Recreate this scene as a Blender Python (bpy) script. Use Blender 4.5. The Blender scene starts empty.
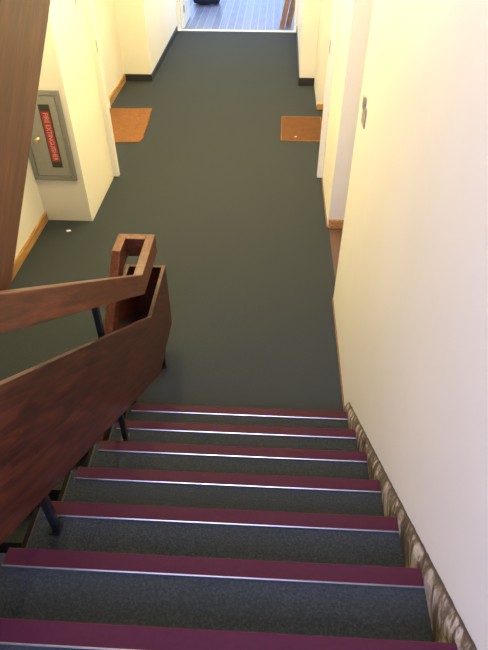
import bpy, bmesh, math, random
from mathutils import Vector, Matrix
random.seed(7)
S = bpy.context.scene
COL = S.collection
PI = math.pi

# ------------------------------------------------------------------ helpers
def link_mesh(name, bm, mat, parent=None, bevel=0, smooth=False, seg=2):
    bmesh.ops.recalc_face_normals(bm, faces=bm.faces)
    me = bpy.data.meshes.new(name)
    bm.to_mesh(me); bm.free()
    o = bpy.data.objects.new(name, me)
    COL.objects.link(o)
    me.materials.append(mat)
    if smooth:
        for p in me.polygons: p.use_smooth = True
    if parent: o.parent = parent
    if bevel:
        m = o.modifiers.new('bevel', 'BEVEL'); m.width = bevel; m.segments = seg
        m.limit_method = 'ANGLE'; m.angle_limit = math.radians(25)
    return o

def box(bm, x0, x1, y0, y1, z0, z1):
    vs = [bm.verts.new((x, y, z)) for x in (x0, x1) for y in (y0, y1) for z in (z0, z1)]
    for f in ((0,1,3,2), (4,6,7,5), (0,4,5,1), (2,3,7,6), (0,2,6,4), (1,5,7,3)):
        bm.faces.new([vs[i] for i in f])
    return vs

def prism(bm, pts, x0, x1):
    """polygon in the YZ plane given thickness along X"""
    a = [bm.verts.new((x0, y, z)) for y, z in pts]
    b = [bm.verts.new((x1, y, z)) for y, z in pts]
    bm.faces.new(a); bm.faces.new(b[::-1])
    n = len(pts)
    for i in range(n):
        bm.faces.new((a[i], a[(i+1) % n], b[(i+1) % n], b[i]))

def hprism(bm, pts, z0, z1):
    a = [bm.verts.new((x, y, z0)) for x, y in pts]
    b = [bm.verts.new((x, y, z1)) for x, y in pts]
    bm.faces.new(a); bm.faces.new(b[::-1])
    n = len(pts)
    for i in range(n):
        bm.faces.new((a[i], a[(i+1) % n], b[(i+1) % n], b[i]))

def lathe(bm, prof, origin, axis='Z', n=24):
    """prof: (radius, height) along axis"""
    rings = []
    for r, h in prof:
        ring = []
        for i in range(n):
            t = 2*PI*i/n
            a, b = r*math.cos(t), r*math.sin(t)
            if axis == 'Z': v = (a, b, h)
            elif axis == 'Y': v = (a, h, b)
            else: v = (h, a, b)
            ring.append(bm.verts.new(Vector(v)+Vector(origin)))
        rings.append(ring)
    for r0, r1 in zip(rings, rings[1:]):
        for i in range(n):
            bm.faces.new((r0[i], r0[(i+1) % n], r1[(i+1) % n], r1[i]))
    bm.faces.new(rings[0][::-1]); bm.faces.new(rings[-1])

def empty(name, loc, label=None, cat=None, group=None):
    o = bpy.data.objects.new(name, None); COL.objects.link(o)
    o.location = loc; o.empty_display_size = .1
    if label: o['label'] = label
    if cat: o['category'] = cat
    if group: o['group'] = group
    return o

def place(o, root):
    """parent a world-space mesh to an unrotated root"""
    o.parent = root
    off = Vector(root.location)
    r = root.parent
    while r: off += Vector(r.location); r = r.parent
    o.location = -off
    return o

def child(name, bm, mat, root, **k):
    return place(link_mesh(name, bm, mat, **k), root)

def sub(name, bm, mat, part, **k):
    o = link_mesh(name, bm, mat, **k)      # part already carries the offset
    o.parent = part
    return o

def struct(name, bm, mat, **k):
    o = link_mesh(name, bm, mat, **k); o['kind'] = 'structure'
    return o

def tag(o, label, cat, group=None):
    o['label'] = label; o['category'] = cat
    if group: o['group'] = group
    return o

# ------------------------------------------------------------------ materials
class NT:
    def __init__(s, name):
        s.m = bpy.data.materials.new(name); s.m.use_nodes = True
        s.t = s.m.node_tree; s.b = s.t.nodes['Principled BSDF']
    def n(s, typ, **k):
        nd = s.t.nodes.new(typ)
        for a, v in k.items():
            if a in nd.inputs: nd.inputs[a].default_value = v
            else: setattr(nd, a, v)
        return nd
    def l(s, a, b): s.t.links.new(a, b)
    def coord(s, scale=(1,1,1), rot=(0,0,0)):
        c = s.n('ShaderNodeTexCoord'); mp = s.n('ShaderNodeMapping')
        mp.inputs['Scale'].default_value = scale
        if any(rot):                       # turn first, stretch afterwards
            m0 = s.n('ShaderNodeMapping'); m0.inputs['Rotation'].default_value = rot
            s.l(c.outputs['Object'], m0.inputs['Vector']); s.l(m0.outputs['Vector'], mp.inputs['Vector'])
        else: s.l(c.outputs['Object'], mp.inputs['Vector'])
        return mp.outputs['Vector']
    def noise(s, vec, scale, detail=4, rough=.55, dist=0):
        nd = s.n('ShaderNodeTexNoise'); nd.inputs['Scale'].default_value = scale
        nd.inputs['Detail'].default_value = detail; nd.inputs['Roughness'].default_value = rough
        nd.inputs['Distortion'].default_value = dist
        s.l(vec, nd.inputs['Vector']); return nd.outputs['Fac']
    def ramp(s, fac, stops, interp='LINEAR'):
        r = s.n('ShaderNodeValToRGB'); r.color_ramp.interpolation = interp
        e = r.color_ramp.elements
        while len(e) < len(stops): e.new(.5)
        for i, (p, c) in enumerate(stops):
            e[i].position = p; e[i].color = (*c, 1)
        s.l(fac, r.inputs['Fac']); return r.outputs['Color']
    def mix(s, fac, a, b, mode='MIX'):
        m = s.n('ShaderNodeMix'); m.data_type = 'RGBA'; m.blend_type = mode
        if isinstance(fac, (int, float)): m.inputs[0].default_value = fac
        else: s.l(fac, m.inputs[0])
        for i, v in ((6, a), (7, b)):
            if isinstance(v, tuple): m.inputs[i].default_value = (*v, 1)
            else: s.l(v, m.inputs[i])
        return m.outputs[2]
    def base(s, c):
        if isinstance(c, tuple): s.b.inputs['Base Color'].default_value = (*c, 1)
        else: s.l(c, s.b.inputs['Base Color'])
    def set(s, rough=.5, metal=0, spec=.5):
        s.b.inputs['Roughness'].default_value = rough
        s.b.inputs['Metallic'].default_value = metal
        s.b.inputs['Specular IOR Level'].default_value = spec
    def bump(s, h, strength=.3, dist=.002):
        b = s.n('ShaderNodeBump'); b.inputs['Strength'].default_value = strength
        b.inputs['Distance'].default_value = dist
        s.l(h, b.inputs['Height']); s.l(b.outputs['Normal'], s.b.inputs['Normal'])

def plain(name, c, rough=.5, metal=0, spec=.5, var=.06, scale=30):
    n = NT(name); v = n.coord()
    f = n.noise(v, scale, 3)
    a = tuple(x*(1-var) for x in c); b = tuple(min(1, x*(1+var)) for x in c)
    n.base(n.ramp(f, [(.3, a), (.7, b)])); n.set(rough, metal, spec)
    n.bump(f, .08, .001)
    return n.m

def m_wall():
    n = NT('cream_paint'); v = n.coord()
    f = n.noise(v, 1.6, 4); g = n.noise(v, 170, 3)
    n.base(n.ramp(f, [(.3, (.80, .77, .68)), (.7, (.84, .81, .72))]))
    n.set(.55, 0, .35); n.bump(g, .12, .0015); return n.m

def m_carpet():
    n = NT('loop_carpet'); v = n.coord()
    f = n.noise(v, 150, 4, .75); g = n.noise(v, 2.2, 4); h = n.noise(v, 75, 2)
    c = n.ramp(f, [(.30, (.021, .026, .033)), (.5, (.038, .046, .053)), (.70, (.070, .081, .088))])
    c = n.mix(n.ramp(g, [(.35, (0,0,0)), (.7, (.35,.35,.35))]), c, (.045, .052, .050))
    c = n.mix(n.ramp(h, [(.6, (0,0,0)), (.8, (.3,.3,.3))]), c, (.08, .09, .095))
    n.base(c); n.set(.95, 0, .15); n.bump(f, .7, .004); return n.m

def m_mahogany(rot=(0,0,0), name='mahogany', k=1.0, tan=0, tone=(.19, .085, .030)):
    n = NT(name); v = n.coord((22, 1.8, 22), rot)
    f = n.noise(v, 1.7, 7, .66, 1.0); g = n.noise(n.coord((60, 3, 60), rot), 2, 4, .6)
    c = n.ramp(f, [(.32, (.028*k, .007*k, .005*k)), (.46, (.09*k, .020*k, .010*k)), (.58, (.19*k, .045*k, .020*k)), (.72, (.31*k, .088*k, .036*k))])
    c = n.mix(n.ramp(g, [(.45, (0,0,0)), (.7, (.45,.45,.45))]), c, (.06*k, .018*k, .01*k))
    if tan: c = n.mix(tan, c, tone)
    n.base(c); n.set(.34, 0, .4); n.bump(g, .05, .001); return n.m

def m_oak():
    n = NT('oak_skirting'); v = n.coord((40, 3, 40))
    f = n.noise(v, 1.5, 5, .6, .5)
    n.base(n.ramp(f, [(.32, (.25, .115, .035)), (.55, (.50, .27, .09)), (.72, (.66, .43, .19))]))
    n.set(.45); n.bump(f, .1, .001); return n.m

def m_coir(c1, c2, name):
    n = NT(name); v = n.coord()
    f = n.noise(v, 120, 4, .8); g = n.noise(v, 9, 4)
    c = n.mix(n.ramp(g, [(.35, (0,0,0)), (.75, (.55,.55,.55))]), n.ramp(f, [(.3, c1), (.7, c2)]), c1)
    n.base(c); n.set(.95, 0, .1); n.bump(f, .8, .004); return n.m

def m_peel():
    """bare stair margin where the skirting was torn away: glue, plaster, dark mortar"""
    n = NT('torn_skirting_residue'); v = n.coord((9, 4, 11), (math.radians(-50), 0, 0))
    f = n.noise(v, 2.1, 5, .6, .5); g = n.noise(n.coord(), 60, 4, .6); h = n.noise(n.coord(), 5, 3)
    c = n.ramp(f, [(.34, (.035, .026, .018)), (.44, (.11, .075, .05)), (.50, (.15, .12, .08)), (.53, (.24, .19, .15)), (.59, (.46, .39, .34)), (.75, (.52, .47, .43))])
    c = n.mix(n.ramp(g, [(.52, (0,0,0)), (.68, (.6,.6,.6))]), c, (.07, .055, .03))
    c = n.mix(n.ramp(h, [(.45, (0,0,0)), (.7, (.45,.45,.45))]), c, (.12, .11, .06))
    sx = n.n('ShaderNodeSeparateXYZ'); cc = n.n('ShaderNodeTexCoord'); n.l(cc.outputs['Object'], sx.inputs[0])
    mr = n.n('ShaderNodeMapRange'); mr.inputs['From Min'].default_value = -.009; mr.inputs['From Max'].default_value = -.004; n.l(sx.outputs['X'], mr.inputs['Value'])
    c = n.mix(mr.outputs[0], c, (.07, .055, .045))
    n.base(c); n.set(.85, 0, .2); n.bump(f, .6, .01); return n.m

def m_deck():
    n = NT('deck_planks'); v = n.coord()
    sp = n.n('ShaderNodeSeparateXYZ'); n.l(v, sp.inputs[0])
    mu = n.n('ShaderNodeMath', operation='MULTIPLY'); mu.inputs[1].default_value = 7.2; n.l(sp.outputs['X'], mu.inputs[0])
    fr = n.n('ShaderNodeMath', operation='FRACT'); n.l(mu.outputs[0], fr.inputs[0])
    fl = n.n('ShaderNodeMath', operation='FLOOR'); n.l(mu.outputs[0], fl.inputs[0])
    wn = n.n('ShaderNodeTexWhiteNoise', noise_dimensions='1D'); n.l(fl.outputs[0], wn.inputs['W'])
    g = n.noise(n.coord((40, 1.5, 40)), 2, 4)
    c = n.ramp(wn.outputs['Value'], [(0, (.09, .105, .20)), (1, (.19, .21, .34))])
    c = n.mix(n.ramp(g, [(.4, (0,0,0)), (.75, (.6,.6,.6))]), c, (.33, .32, .36))
    c = n.mix(n.ramp(fr.outputs[0], [(.0, (1,1,1)), (.05, (0,0,0)), (.95, (0,0,0)), (1, (1,1,1))]), c, (.5, .48, .5))
    n.base(c); n.set(.35, 0, .5); n.bump(g, .1, .002); return n.m

def m_parquet():
    n = NT('red_brown_tile'); v = n.coord((6, 6, 6))
    b = n.n('ShaderNodeTexBrick'); n.l(v, b.inputs['Vector'])
    b.inputs['Color1'].default_value = (.105, .05, .037, 1); b.inputs['Color2'].default_value = (.14, .07, .05, 1)
    b.inputs['Mortar'].default_value = (.08, .05, .04, 1); b.inputs['Mortar Size'].default_value = .015
    n.base(b.outputs['Color']); n.set(.4); return n.m

def m_glass():
    n = NT('window_glass')
    n.base((.95, .98, 1.0)); n.set(.02); n.b.inputs['Transmission Weight'].default_value = 1
    n.b.inputs['IOR'].default_value = 1.45; return n.m

SL = math.atan(.70)
WALL = m_wall(); CARPET = m_carpet()
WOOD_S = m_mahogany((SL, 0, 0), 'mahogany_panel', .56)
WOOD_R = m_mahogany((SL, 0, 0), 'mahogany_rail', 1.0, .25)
WOOD_U = m_mahogany((-SL, 0, 0), 'mahogany_upper', .9, .5, (.155, .070, .026))
OAK = m_oak()
BLACK = plain('black_rubber_skirting', (.022, .022, .024), .5)
STEEL = plain('black_steel', (.015, .016, .02), .4, .3)
RED = plain('maroon_vinyl', (.056, .005, .020), .65, 0, .25, .10, 90)
ALU = plain('aluminium', (.78, .76, .74), .28, 1.0, .5, .03)
PEEL = m_peel()
TRIM = plain('white_gloss_paint', (.84, .82, .76), .4, 0, .5, .02)
DOORM = plain('door_paint', (.72, .68, .55), .4, 0, .5, .03)
GREYM = plain('grey_metal_paint', (.27, .27, .27), .42, .25, .5, .05)
GREYD = plain('grey_metal_door', (.33, .33, .315), .40, .25, .5, .05)
BRASS = plain('brass', (.75, .62, .38), .3, 1)
CHROME = plain('chrome', (.6, .6, .58), .3, 1)
SIGNB = plain('sign_black', (.035, .035, .03), .4)
SIGNR = plain('sign_red', (.36, .035, .03), .4)
SIGNP = plain('sign_pink_lettering', (.80, .38, .36), .5)
COIR_A = m_coir((.17, .075, .028), (.34, .155, .062), 'coir_orange')
COIR_B = m_coir((.095, .042, .018), (.21, .095, .042), 'coir_brown')
COIR_E = m_coir((.34, .16, .05), (.45, .22, .075), 'coir_binding')
PLATE = plain('dull_nickel', (.42, .40, .36), .45, .5)
BROWN = plain('brown_bead', (.20, .11, .05), .6)
PAPER = plain('paper', (.8, .8, .78), .8)
DECK = m_deck(); TILE = m_parquet(); GLASS = m_glass()
NAVY = plain('navy_cloth', (.012, .014, .045), .8)
PLANK = plain('planed_wood', (.26, .145, .10), .5, 0, .4, .2, 14)
THRESH = plain('white_threshold', (.82, .82, .84), .35)
DARKW = plain('dark_stained_board', (.008, .006, .006), .8, 0, .15)

# ------------------------------------------------------------------ dimensions
H = .175; G = .262; Y0 = .042          # riser, going, front of the lowest nosing
XL = -1.285                             # open side of the flight
ZLAND = 10*H; ZTOP = 5.0
YLAND = Y0 - 9*G                        # front of the half landing

# ------------------------------------------------------------------ shell
def wall(name, x0, x1, y0, y1, z0=-2.0, z1=ZTOP, mat=WALL):
    bm = bmesh.new(); box(bm, x0, x1, y0, y1, z0, z1); return struct(name, bm, mat)

# floor with the stairwell opening left of the railing
bm = bmesh.new()
hprism(bm, [(XL-.02, -3.7), (.0, -3.7), (.0, 1.29), (.03, 1.29), (.03, 2.31), (.02, 2.31), (.02, 3.25), (.30, 3.25), (.30, 5.13),
            (.05, 5.13), (.05, 6.0), (-.16, 6.0), (-.14, 8.66), (-2.235, 8.66), (-2.24, 6.06), (-2.62, 6.06), (-2.62, 3.2),
            (-2.12, 3.2), (-2.12, 2.31), (-2.55, 2.31), (-2.55, .27), (XL-.02, .27)], -.22, 0)
struct('floor', bm, CARPET)
bm = bmesh.new(); box(bm, .03, .62, 1.29, 2.31, -.22, -.004); struct('floor_doorway', bm, TILE)
bm = bmesh.new(); box(bm, -2.55, 0, -3.7, 2.31, -2.0, -1.75); struct('floor_lower', bm, CARPET)

wall('wall_left', -2.85, -2.55, -3.7, 2.31)
wall('wall_left_cabinet', -2.85, -2.125, 2.31, 3.17)
wall('wall_left_recess', -2.85, -2.62, 3.17, 6.06, 0, 2.9)
wall('wall_left_far', -2.85, -2.24, 6.06, 8.74, 0, 2.9)
wall('wall_right', 0, .62, -3.7, 1.29)
wall('wall_right_doorway', .50, .62, 1.29, 2.31, 0, 2.9)
wall('wall_right_middle', .02, .62, 2.31, 3.25, 0, 2.9)
wall('wall_right_recess', .30, .62, 3.25, 5.13, 0, 2.9)
wall('wall_right_beyond', .05, .62, 5.13, 6.0, 0, 2.9)
bm = bmesh.new(); hprism(bm, [(-.16, 6.0), (.62, 6.0), (.62, 8.74), (-.14, 8.74)], 0, 2.9); struct('wall_right_far', bm, WALL)
# end wall round the doorway: lintel only, the jambs are the corridor walls
bm = bmesh.new(); box(bm, -2.24, -.14, 8.66, 8.80, 2.1, 2.9); struct('wall_end', bm, WALL)
bm = bmesh.new(); box(bm, -2.85, .62, 1.822, 8.80, 2.9, 3.5); struct('ceiling', bm, WALL)
bm = bmesh.new(); box(bm, -2.85, .62, -3.9, 2.6, ZTOP, ZTOP+.15); struct('ceiling_stairwell', bm, WALL)
wall('wall_upper', -2.85, .62, 2.31+1.3, 3.75, 3.5, ZTOP)

# rear wall with the half-landing window
bm = bmesh.new()
box(bm, -2.85, .62, -3.9, -3.7, -2.0, 2.5); box(bm, -2.85, .62, -3.9, -3.7, 4.4, ZTOP)
box(bm, -2.85, -2.0, -3.9, -3.7, 2.5, 4.4); box(bm, -.35, .62, -3.9, -3.7, 2.5, 4.4)
struct('wall_back', bm, WALL)
wr = empty('window_1', (-1.175, -3.8, 2.5)); wr['kind'] = 'structure'
bm = bmesh.new()
for a in ((-2.0, -1.95, 2.5, 4.4), (-.40, -.35, 2.5, 4.4), (-1.2, -1.15, 2.5, 4.4), (-2.0, -.35, 2.5, 2.55), (-2.0, -.35, 4.35, 4.4)):
    box(bm, a[0], a[1], -3.83, -3.77, a[2], a[3])
child('window_frame', bm, TRIM, wr)

# half landing and its leftward extension
bm = bmesh.new()
hprism(bm, [(-2.55, -3.7), (0, -3.7), (0, YLAND), (-1.345, YLAND), (-1.345, -.785), (-2.55, -.785)], ZLAND-.10, ZLAND)
struct('floor_landing', bm, CARPET)

# ---- skirtings and trims
def bb(name, mat, *b, bev=.003):
    bm = bmesh.new()
    for q in b: box(bm, *q)
    return struct(name, bm, mat, bevel=bev)
bb('baseboard_left', OAK, (-2.55, -2.53, .27, 2.31, 0, .085))
bb('baseboard_left_recess', OAK, (-2.62, -2.60, 5.07, 6.04, 0, .10))
bb('baseboard_left_facing', BLACK, (-2.62, -2.232, 6.045, 6.06, 0, .095))
bb('baseboard_left_far', BLACK, (-2.24, -2.228, 6.045, 8.62, 0, .09))
bb('baseboard_right_facing', BLACK, (-.17, .05, 5.985, 6.0, 0, .10))
bm = bmesh.new(); hprism(bm, [(-.16, 6.0), (-.172, 5.99), (-.152, 8.62), (-.14, 8.62)], 0, .115); struct('baseboard_right_far', bm, BLACK)
bb('baseboard_right_beyond', OAK, (.045, .30, 5.105, 5.13, 0, .07))
bb('baseboard_right_middle', OAK, (.022, .50, 2.29, 2.31, 0, .085))
bb('trim_1', BROWN, (-.010, 0, .14, 1.28, 0, .013), bev=.004)
bb('trim_2', BROWN, (.008, .02, 2.30, 3.24, 0, .016), bev=.004)

# fire-door jambs half way down the corridor: white posts that keep the hinges
def jamb(n, x0, x1, y0, y1, xh, label_side):
    r = empty('trim_%d' % n, ((x0+x1)/2, (y0+y1)/2, 0)); r['kind'] = 'structure'
    bm = bmesh.new(); box(bm, x0, x1, y0, y1, 0.004, 2.9); child('jamb', bm, TRIM, r, bevel=.004)
    for z in (1.20, 2.4):
        bm = bmesh.new()
        box(bm, xh-.004, xh+.004, y0+.004, y0+.022, z, z+.10)
        lathe(bm, [(.005, z-.004), (.006, z), (.006, z+.10), (.005, z+.104)], (xh, y0-.001, 0), 'Z', 12)
        child('hinge', bm, CHROME, r)
jamb(3, -2.62, -2.068, 3.172, 3.222, -2.075, 'left')
jamb(4, -.034, .02, 3.25, 3.30, -.028, 'right')

# threshold and end doorway frame
bb('trim_5', THRESH, (-2.235, -.14, 8.66, 8.74, -.02, .012))
bm = bmesh.new(); box(bm, -2.24, -2.19, 8.74, 8.82, 0, 2.1); box(bm, -.19, -.14, 8.74, 8.82, 0, 2.1); box(bm, -2.24, -.14, 8.80, 8.86, 2.1, 2.16)
struct('trim_6', bm, TRIM, bevel=.004)
bm = bmesh.new(); box(bm, -4.5, 2.5, 8.74, 14.0, -.15, -.012); struct('floor_deck', bm, DECK)

# apartment doors in the recesses
def door(n, x, y0, y1, s):
    """leaf on the wall plane x, opening towards s (+1: faces +X)"""
    r = empty('door_%d' % n, (x, (y0+y1)/2, 0)); r['kind'] = 'structure'
    bm = bmesh.new(); box(bm, min(x+s*.002, x+s*.024), max(x+s*.002, x+s*.024), y0, y1, .01, 2.03)
    lf = child('door_leaf', bm, DOORM, r, bevel=.003)
    bm = bmesh.new()
    a, b = sorted((x+s*.001, x+s*.035))
    box(bm, a, b, y0-.075, y0-.003, 0.003, 2.11); box(bm, a, b, y1+.003, y1+.075, 0.003, 2.11); box(bm, a, b, y0-.003, y1+.003, 2.035, 2.11)
    child('door_casing', bm, TRIM, r, bevel=.004)
    bm = bmesh.new()
    pr = [(.028, x+s*.024), (.028, x+s*.030), (.012, x+s*.034), (.012, x+s*.055), (.026, x+s*.065), (.028, x+s*.08), (.016, x+s*.09)]
    lathe(bm, pr, (0, y0+.09, .98), 'X', 20)
    sub('door_knob', bm, BRASS, lf, smooth=True)
door(1, -2.62, 4.06, 4.96, 1)
door(2, .30, 4.06, 4.96, -1)
door(3, .50, 1.40, 2.20, -1)

# ------------------------------------------------------------------ staircases
def flight(root, n, x0, x1, yfront, zbase, s, mat_n=RED, nx0=None, nx1=None, under=None):
    """n treads; nosing k sits at y = yfront - s*k*G, z = zbase + (k+1)*H. s=+1 rises towards -Y."""
    pts = [(yfront, zbase)]
    for k in range(n):
        z = zbase + (k+1)*H
        y = yfront - s*k*G
        pts += [(y - s*.018, z - H), (y - s*.018, z)] if k else [(y - s*.018, zbase), (y - s*.018, z)]
    pts = pts[1:]
    ye = yfront - s*n*G
    pts.append((ye, zbase + n*H))
    if under is None: pts.append((ye, zbase))
    else: pts += [(ye, zbase + n*H - under), (yfront - s*.018, zbase - under*.2)]
    bm = bmesh.new(); prism(bm, pts, x0, x1)
    child('carpeted_steps', bm, CARPET, root)
    if nx0 is None: return
    for k in range(n):
        z = zbase + (k+1)*H; y = yfront - s*k*G
        t = .004
        prof = [(y, z+t-.004), (y - s*.004, z+t), (y - s*.0548, z+t), (y - s*.0548, z+.0005), (y - s*.0175, z+.0005), (y - s*.0175, z-.034), (y-s*.004, z-.034), (y, z-.030)]
        bm = bmesh.new(); prism(bm, prof, nx0, nx1)
        nz = child('tread_nosing', bm, mat_n, root)
        bm = bmesh.new()
        ya, yb = sorted((y - s*.0550, y - s*.0595))
        prism(bm, [(ya, z+.0005), (yb, z+.0005), (yb, z+.0045), ((ya+yb)/2, z+.0065), (ya, z+.0045)], nx0, nx1)
        tr = sub('metal_trim', bm, ALU, nz); tr['label'] = 'thin shiny aluminium strip'

st = empty('staircase', (-.64, -.5, 0), 'straight flight of dark carpeted steps with maroon nosings running down to the corridor', 'stairs')
flight(st, 9, XL, -.0235, Y0, .0, 1, nx0=-1.266, nx1=-.024)
# left outer board
def line(y): return H + (H/G)*(Y0 - y)
bm = bmesh.new()
saw = []
for k in range(9):
    y = Y0 - .020 - k*G
    saw += [(y, k*H + (.0 if k == 0 else -.012)), (y, (k+1)*H - .012)]
saw += [(YLAND, 9*H - .012), (YLAND, line(YLAND)-.48), (Y0-.3, 0.0)]
prism(bm, saw, XL-.029, XL-.001)
child('stringer', bm, DARKW, st)
# thin edge strips on the open side of every tread
for k in range(9):
    z = (k+1)*H; y = Y0 - k*G
    bm = bmesh.new(); box(bm, XL-.006, XL+.001, y-G+.02, y-.02, z-.01, z+.003)
    child('edge_strip', bm, plain('edge_strip_%d' % k, (.03, .026, .026), .6) if k == 0 else bpy.data.materials['edge_strip_0'], st)
# torn skirting margin against the right wall
bm = bmesh.new()
rows = []
N = 150
for i in range(N+1):
    y = .13 + (YLAND - .13)*i/N
    L = line(y)
    j = lambda a: random.uniform(-a, a)
    row = [(-.0005, max(.003, L+.046+j(.002))), (-.007+j(.001), max(.002, L+.036+j(.003))), (-.015+j(.002), max(.001, L+.018+j(.004))),
           (-.021+j(.0015), max(.0005, L-.005+j(.006))), (-.0228, max(0, L-.05)), (-.0228, max(0, L-.26)), (-.0005, max(0, L-.26))]
    rows.append([bm.verts.new((x, y, z)) for x, z in row])
for a, b in zip(rows, rows[1:]):
    for q in range(7):
        bm.faces.new((a[q], a[(q+1) % 7], b[(q+1) % 7], b[q]))
bm.faces.new(rows[0]); bm.faces.new(rows[-1][::-1])
pm = child('wall_stringer', bm, PEEL, st); pm['label'] = 'peeling brown and cream margin where skirting was torn off'

# flight going down, left of the railing (mostly hidden)
sd = empty('staircase', (-1.93, -.8, -1.75), 'carpeted flight going down behind the wooden railing on the left', 'stairs')
flight(sd, 9, -2.545, -1.40, -2.25+.167, -1.75, -1)
# flight rising above it
su = empty('staircase', (-1.93, .6, ZLAND), 'carpeted flight climbing to the floor above behind the big wooden side panel', 'stairs')
flight(su, 10, -2.545, -1.345, -.80, ZLAND, -1, nx0=-2.54, nx1=-1.36, under=.07)

# ------------------------------------------------------------------ railing with its turned end
rl = empty('stair_railing', (-1.26, .4, 0), 'mahogany stair railing with a boxed handrail loop at the foot of the steps', 'railing')
YB = YLAND
RS_, KY, RZ, RE = .70, .255, .955, .640
bm = bmesh.new()
top = RZ + RS_*(KY - YB)
prism(bm, [(YB, top), (KY, RZ), (RE, RZ), (RE, RZ-.12), (KY-.01, RZ-.12), (YB, top-.12)], -1.205, -1.155)
KL = .465
prism(bm, [(RE, RZ), (KL, RZ), (-1.9, RZ - RS_*(KL+1.9)), (-1.9, RZ-.12 - RS_*(KL+1.9)), (KL, RZ-.12), (RE, RZ-.12)], -1.367, -1.317)
box(bm, -1.3169, -1.2051, RE-.052, RE, RZ-.12, RZ)
child('handrail', bm, WOOD_R, rl, bevel=.0035)
PKY, PZ, PE, PS = .25, .672, .742, .715
bm = bmesh.new()
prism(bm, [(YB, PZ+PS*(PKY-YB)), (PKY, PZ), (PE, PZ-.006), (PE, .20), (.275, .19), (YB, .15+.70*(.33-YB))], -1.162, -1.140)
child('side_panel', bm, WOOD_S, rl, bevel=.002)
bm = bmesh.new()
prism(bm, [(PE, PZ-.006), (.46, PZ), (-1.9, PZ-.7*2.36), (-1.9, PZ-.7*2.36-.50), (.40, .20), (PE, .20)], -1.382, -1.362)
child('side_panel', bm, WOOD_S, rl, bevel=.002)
bm = bmesh.new(); box(bm, -1.3618, -1.1622, PE-.022, PE, .199, PZ-.006)
child('end_panel', bm, WOOD_S, rl, bevel=.002)
def post(y, z0, z1, x=-1.206):
    bm = bmesh.new(); box(bm, x-.012, x+.012, y-.012, y+.012, z0+.002, z1)
    box(bm, x-.022, x+.017, y-.026, y+.026, z0+.0005, z0+.007)
    for dy in (-.02, .02): lathe(bm, [(.004, z0+.007), (.004, z0+.010)], (x, y+dy, 0), 'Z', 8)
    child('post', bm, STEEL, rl)
for y, k in ((-1.935, 8), (-1.11, 5), (-.333, 2)):
    post(y, k*H+.0, RZ-.12 + RS_*(KY-y) - .012)
post(.519, 0, .45, -1.178)

# upper flight's balustrade
ru = empty('stair_railing', (-1.31, -.7, ZLAND), 'broad brown wooden balustrade of the upper flight rising at the left edge', 'railing')
KU, ZU, SU = -.70, 1.632, .712
bm = bmesh.new()
prism(bm, [(-2.25, ZU), (KU, ZU), (1.9, ZU+SU*(1.9-KU)), (1.9, ZU+.56+SU*(1.9-KU)), (KU-.05, ZU+.54), (-2.25, ZU+.54)], -1.33, -1.302)
child('side_panel', bm, WOOD_U, ru, bevel=.003)
bm = bmesh.new()
prism(bm, [(-2.25, ZU+.80), (KU-.06, ZU+.80), (1.9, ZU+.82+SU*(1.9-KU)), (1.9, ZU+.94+SU*(1.9-KU)), (KU-.1, ZU+.92), (-2.25, ZU+.92)], -1.343, -1.293)
child('handrail', bm, WOOD_U, ru, bevel=.0035)
for y in (-1.9, -1.0, .0, 1.0, 1.8):
    d = max(0, y-KU)*SU
    bm = bmesh.new(); box(bm, -1.341, -1.331, y-.014, y+.014, ZU+.12+d, ZU+.805+d)
    child('post', bm, STEEL, ru)

# ------------------------------------------------------------------ fire extinguisher cabinet
CX0, CX1, CZ0, CZ1, CY = -2.545, -2.175, .41, 1.167, 2.31
fc = empty('fire_extinguisher_cabinet', ((CX0+CX1)/2, CY, CZ0), 'grey metal fire cabinet set in the wall with a red vertical sign on its door', 'cabinet')
bm = bmesh.new(); w = .038
box(bm, CX0, CX1, CY-.022, CY-.001, CZ0, CZ0+w); box(bm, CX0, CX1, CY-.022, CY-.001, CZ1-w, CZ1)
box(bm, CX0, CX0+w, CY-.022, CY-.001, CZ0+w, CZ1-w); box(bm, CX1-w, CX1, CY-.022, CY-.001, CZ0+w, CZ1-w)
child('cabinet_frame', bm, GREYM, fc, bevel=.003)
bm = bmesh.new(); box(bm, CX0+w+.003, CX1-w-.003, CY-.016, CY-.001, CZ0+w+.003, CZ1-w-.003)
cd = child('cabinet_door', bm, GREYD, fc, bevel=.003)
bm = bmesh.new(); box(bm, -2.362, -2.275, CY-.020, CY-.0165, .53, 1.06)
sub('sign_plate', bm, SIGNB, cd)['label'] = 'black backing strip'
bm = bmesh.new(); box(bm, -2.352, -2.285, CY-.022, CY-.0203, .585, 1.005)
sub('sign_face', bm, SIGNR, cd)['label'] = 'red sign face'
cu = bpy.data.curves.new('lettering', 'FONT'); cu.body = 'FIRE EXTINGUISHER'; cu.size = .058; cu.extrude = .0008
cu.align_x = 'CENTER'; cu.align_y = 'CENTER'
tmp = bpy.data.objects.new('lettering_tmp', cu); COL.objects.link(tmp)
bpy.context.view_layer.update()
me = bpy.data.meshes.new_from_object(tmp)
xs = [v.co.x for v in me.vertices]; k = .40/(max(xs)-min(xs))
me.transform(Matrix.Diagonal((k, .95, 1, 1)))
me.transform(Matrix.Translation((-2.3185, CY-.0232, .795)) @ Matrix.Rotation(PI/2, 4, 'X') @ Matrix.Rotation(-PI/2, 4, 'Z'))
bpy.data.objects.remove(tmp)
me.materials.clear(); me.materials.append(SIGNP)
lt = bpy.data.objects.new('lettering', me); COL.objects.link(lt); lt.parent = cd
bm = bmesh.new(); lathe(bm, [(.018, CY-.016), (.018, CY-.020), (.009, CY-.023), (.009, CY-.032), (.020, CY-.038), (.020, CY-.046), (.012, CY-.050)], (-2.43, 0, .775), 'Y', 20)
sub('knob', bm, BRASS, cd, smooth=True)

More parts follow.
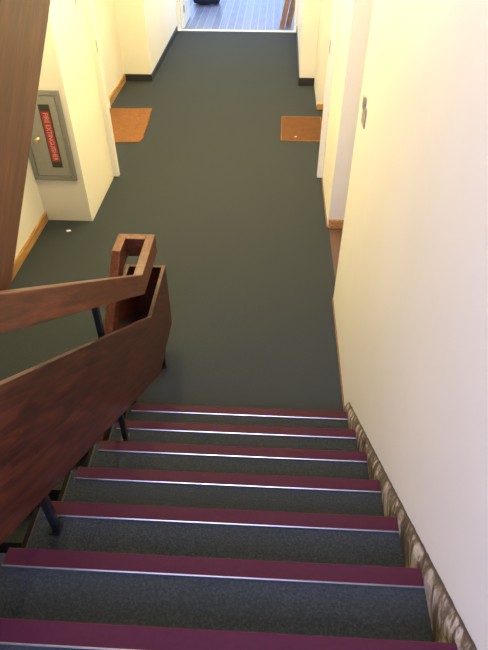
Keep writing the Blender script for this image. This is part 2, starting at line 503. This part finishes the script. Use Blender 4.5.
# ------------------------------------------------------------------ small fittings
def fitting(x, y, z, s):
    r = empty('strike_plate', (x, y, z), 'small grey metal strike plate on the edge of the near right wall', 'strike plate')
    bm = bmesh.new(); box(bm, x-.007, x, y-.055, y+.055, z-.055, z+.05); p = child('plate', bm, PLATE, r, bevel=.002)
    bm = bmesh.new(); box(bm, x-.016, x-.007, y+.005, y+.050, z+.03, z+.095); sub('lip', bm, PLATE, p)
    for dz in (-.035, .015):
        bm = bmesh.new(); lathe(bm, [(.006, x-.007), (.004, x-.009)], (0, y-.030, z+dz), 'X', 12); sub('screw', bm, CHROME, p)
fitting(0, 1.05, 1.50, -1)
r = empty('strike_plate', (-2.125, 2.95, 1.62), 'tiny dark metal latch plate high on the left wall above the cabinet corner', 'strike plate')
bm = bmesh.new(); box(bm, -2.125, -2.121, 2.935, 2.955, 1.575, 1.66); p = child('plate', bm, CHROME, r, bevel=.001)
bm = bmesh.new(); box(bm, -2.121, -2.114, 2.938, 2.952, 1.63, 1.66); sub('lip', bm, CHROME, p)

# ------------------------------------------------------------------ doormats
def doormat(x0, x1, y0, y1, rz, mat, edge, label, fray):
    cx, cy = (x0+x1)/2, (y0+y1)/2
    r = empty('doormat', (cx, cy, 0), label, 'doormat'); r.rotation_euler.z = rz
    hx, hy = (x1-x0)/2, (y1-y0)/2
    bm = bmesh.new()
    nx, ny = 44, 70
    g = [[None]*(ny+1) for _ in range(nx+1)]
    for i in range(nx+1):
        for j in range(ny+1):
            u, v = -1+2*i/nx, -1+2*j/ny
            e = fray*(.004*random.random())
            xx = u*hx*(1+(.012*math.sin(5*v+1) if fray > 1 else 0)) + (e if abs(u) == 1 else 0)*random.choice((-1, 1)); yy = v*hy + (e if abs(v) == 1 else 0)*random.choice((-1, 1))
            if fray > 1 and u > .7 and v < -.80: xx -= .045*((u-.7)/.3)*((-.80-v)/.20)
            g[i][j] = bm.verts.new((xx, yy, .011 + random.uniform(-.0015, .0015)))
    for i in range(nx):
        for j in range(ny): bm.faces.new((g[i][j], g[i+1][j], g[i+1][j+1], g[i][j+1]))
    ring = [g[i][0] for i in range(nx)] + [g[nx][j] for j in range(ny)] + [g[i][ny] for i in range(nx, 0, -1)] + [g[0][j] for j in range(ny, 0, -1)]
    low = [bm.verts.new((v.co.x, v.co.y, .001)) for v in ring]
    n = len(ring)
    for i in range(n): bm.faces.new((ring[i], ring[(i+1) % n], low[(i+1) % n], low[i]))
    bm.faces.new(low)
    o = link_mesh('coir_pile', bm, mat); o.parent = r
    bm = bmesh.new(); b = .014
    for a in ((-hx-.004, hx+.004, -hy-b, -hy-.0045), (-hx-.004, hx+.004, hy+.0045, hy+b), (hx+.0045, hx+b, -hy-b, hy+b), (-hx-b, -hx-.0045, -hy-b, hy+b)):
        if fray > 1: continue
        box(bm, a[0], a[1], a[2], a[3], .001, .012)
    if fray > 1: bm.free()
    else:
        o = link_mesh('bound_edge', bm, edge, bevel=.003); o.parent = r
    return r
doormat(-2.56, -2.018, 3.99, 5.015, math.radians(3.6), COIR_A, COIR_E, 'bright orange-tan frayed coir doormat on the left side of the corridor', 2)
doormat(-.39, .07, 4.15, 4.83, math.radians(-.6), COIR_B, COIR_E, 'darker brown bound rectangular doormat on the right side of the corridor', 1)

def scrap(name, x, y, z, r, label, cat):
    bm = bmesh.new()
    pts = [bm.verts.new((x + r*random.uniform(.6, 1.2)*math.cos(t)*1.5, y + r*random.uniform(.6, 1.2)*math.sin(t), z + random.uniform(0, .003))) for t in [2*PI*i/9 for i in range(9)]]
    c = bm.verts.new((x, y, z+.006))
    for i in range(9): bm.faces.new((pts[i], pts[(i+1) % 9], c))
    o = link_mesh(name, bm, PAPER)
    so = o.modifiers.new('t', 'SOLIDIFY'); so.thickness = .0015; so.offset = 1
    tag(o, label, cat)
scrap('paper_scrap', -2.29, 2.13, .003, .017, 'tiny white paper scrap on the carpet below the fire cabinet', 'paper')
scrap('paper_scrap', -.235, 4.225, .0135, .011, 'tiny white crumb of paper lying on the right doormat', 'paper')

# ------------------------------------------------------------------ beyond the end doorway
dl = empty('door_4', (-2.17, 8.9, 0)); dl['kind'] = 'structure'
bm = bmesh.new(); box(bm, -2.185, -2.14, 8.83, 9.70, .0, 2.05)
lf = child('door_leaf', bm, TRIM, dl, bevel=.003)
bm = bmesh.new()
for z in (.25, .9, 1.8): lathe(bm, [(.012, z), (.012, z+.11)], (-2.125, 8.845, 0), 'Z', 12)
sub('hinge', bm, CHROME, lf)
def plank(x, y, label, w, h=1.35):
    o = None
    bm = bmesh.new(); box(bm, -w/2, w/2, -.035, .035, 0, h)
    o = link_mesh('wooden_plank', bm, PLANK, bevel=.003)
    o.location = (x, y, -.004); o.rotation_euler = (0, math.radians(11), 0)
    tag(o, label, 'plank', 'wooden planks leaning outside the end doorway')
plank(-.405, 8.96, 'left of two brown wooden planks leaning just outside the far doorway', .085, 1.15)
plank(-.29, 9.05, 'right of two brown wooden planks leaning outside beside the far door frame', .095, .72)

bg = empty('duffel_bag', (-1.93, 10.74, -.012), 'dark navy bag lying on the bright decking beyond the far doorway', 'bag')
bm = bmesh.new()
n, mr = 20, 14
rings = []
for i in range(mr+1):
    u = -1 + 2*i/mr
    s = (1-abs(u)**8)**.3 if abs(u) < 1 else .0
    s = max(s, .25)
    ring = []
    for q in range(n):
        t = 2*PI*q/n
        cz = .16 + .16*s*math.sin(t)*(1+.06*math.sin(5*u+2*t)); cz = max(cz, .0)
        ring.append(bm.verts.new((-1.93 + .29*u, 10.74 + .24*s*math.cos(t)*(1+.05*math.sin(7*u)), -.010+cz)))
    rings.append(ring)
for a, b in zip(rings, rings[1:]):
    for q in range(n): bm.faces.new((a[q], a[(q+1) % n], b[(q+1) % n], b[q]))
bm.faces.new(rings[0]); bm.faces.new(rings[-1][::-1])
child('bag_body', bm, NAVY, bg, smooth=True)
for yy in (10.65, 10.83):
    bm = bmesh.new()
    pts = [(-2.05 + .24*i/12, yy, .29 + .09*math.sin(PI*i/12)) for i in range(13)]
    pr = None
    for i, p_ in enumerate(pts):
        ring = [bm.verts.new((p_[0], p_[1]+.012*math.cos(2*PI*q/6), p_[2]+.008*math.sin(2*PI*q/6))) for q in range(6)]
        if pr:
            for q in range(6): bm.faces.new((pr[q], pr[(q+1) % 6], ring[(q+1) % 6], ring[q]))
        pr = ring
    child('bag_handle', bm, NAVY, bg, smooth=True)

# ------------------------------------------------------------------ light
def area(name, loc, rot, sx, sy, power, col):
    l = bpy.data.lights.new(name, 'AREA'); l.shape = 'RECTANGLE'; l.size = sx; l.size_y = sy; l.energy = power; l.color = col
    o = bpy.data.objects.new(name, l); COL.objects.link(o); o.location = loc; o.rotation_euler = rot; return o
WARM = (1.0, .80, .38)
def bulb(loc, power, col, rad=.12):
    l = bpy.data.lights.new('corridor_and_fill_lamp', 'POINT'); l.energy = power; l.color = col; l.shadow_soft_size = rad
    o = bpy.data.objects.new('corridor_and_fill_lamp', l); COL.objects.link(o); o.location = loc
bulb((-1.5, 1.62, 2.55), 110, WARM)
bulb((-1.05, 3.1, 2.72), 75, WARM)
bulb((-1.0, .2, 4.7), 28, WARM)  # added fill high in the stairwell, unseen, warms the camera-facing walls
bulb((-1.1, 4.6, 2.75), 95, WARM)
bulb((-1.15, 7.2, 2.75), 95, (1, .86, .58))
area('landing_daylight', (-1.175, -3.66, 3.45), (math.radians(-52), 0, PI), 1.6, 1.8, 190, (.52, .53, 1.0))
area('end_door_daylight', (-1.18, 8.95, 1.3), (math.radians(-90), 0, 0), 1.8, 1.7, 14, (.75, .85, 1.0))
w = bpy.data.worlds.new('sky'); S.world = w; w.use_nodes = True
b = w.node_tree.nodes['Background']; b.inputs[0].default_value = (.52, .70, 1, 1); b.inputs[1].default_value = 2.6

# ------------------------------------------------------------------ camera
cam = bpy.data.cameras.new('camera'); co = bpy.data.objects.new('camera', cam); COL.objects.link(co); S.camera = co
th, yaw, roll = .730560, -.0529030, -.00151839
fw = Vector((math.sin(yaw)*math.cos(th), math.cos(yaw)*math.cos(th), -math.sin(th)))
rr = fw.cross(Vector((0, 0, 1))).normalized(); uu = rr.cross(fw)
r2 = rr*math.cos(roll) + uu*math.sin(roll); u2 = -rr*math.sin(roll) + uu*math.cos(roll)
M = Matrix((r2, u2, -fw)).transposed().to_4x4(); M.translation = Vector((-.50605, -2.04325, 2.69085))
co.matrix_world = M
cam.sensor_fit = 'VERTICAL'; cam.sensor_height = 24; cam.lens = 24*556.885/650
cam.clip_start = .02
S.view_settings.view_transform = 'Standard'; S.view_settings.look = 'None'
S.view_settings.gamma = 1; S.view_settings.use_curve_mapping = False; S.view_settings.exposure = 0.0
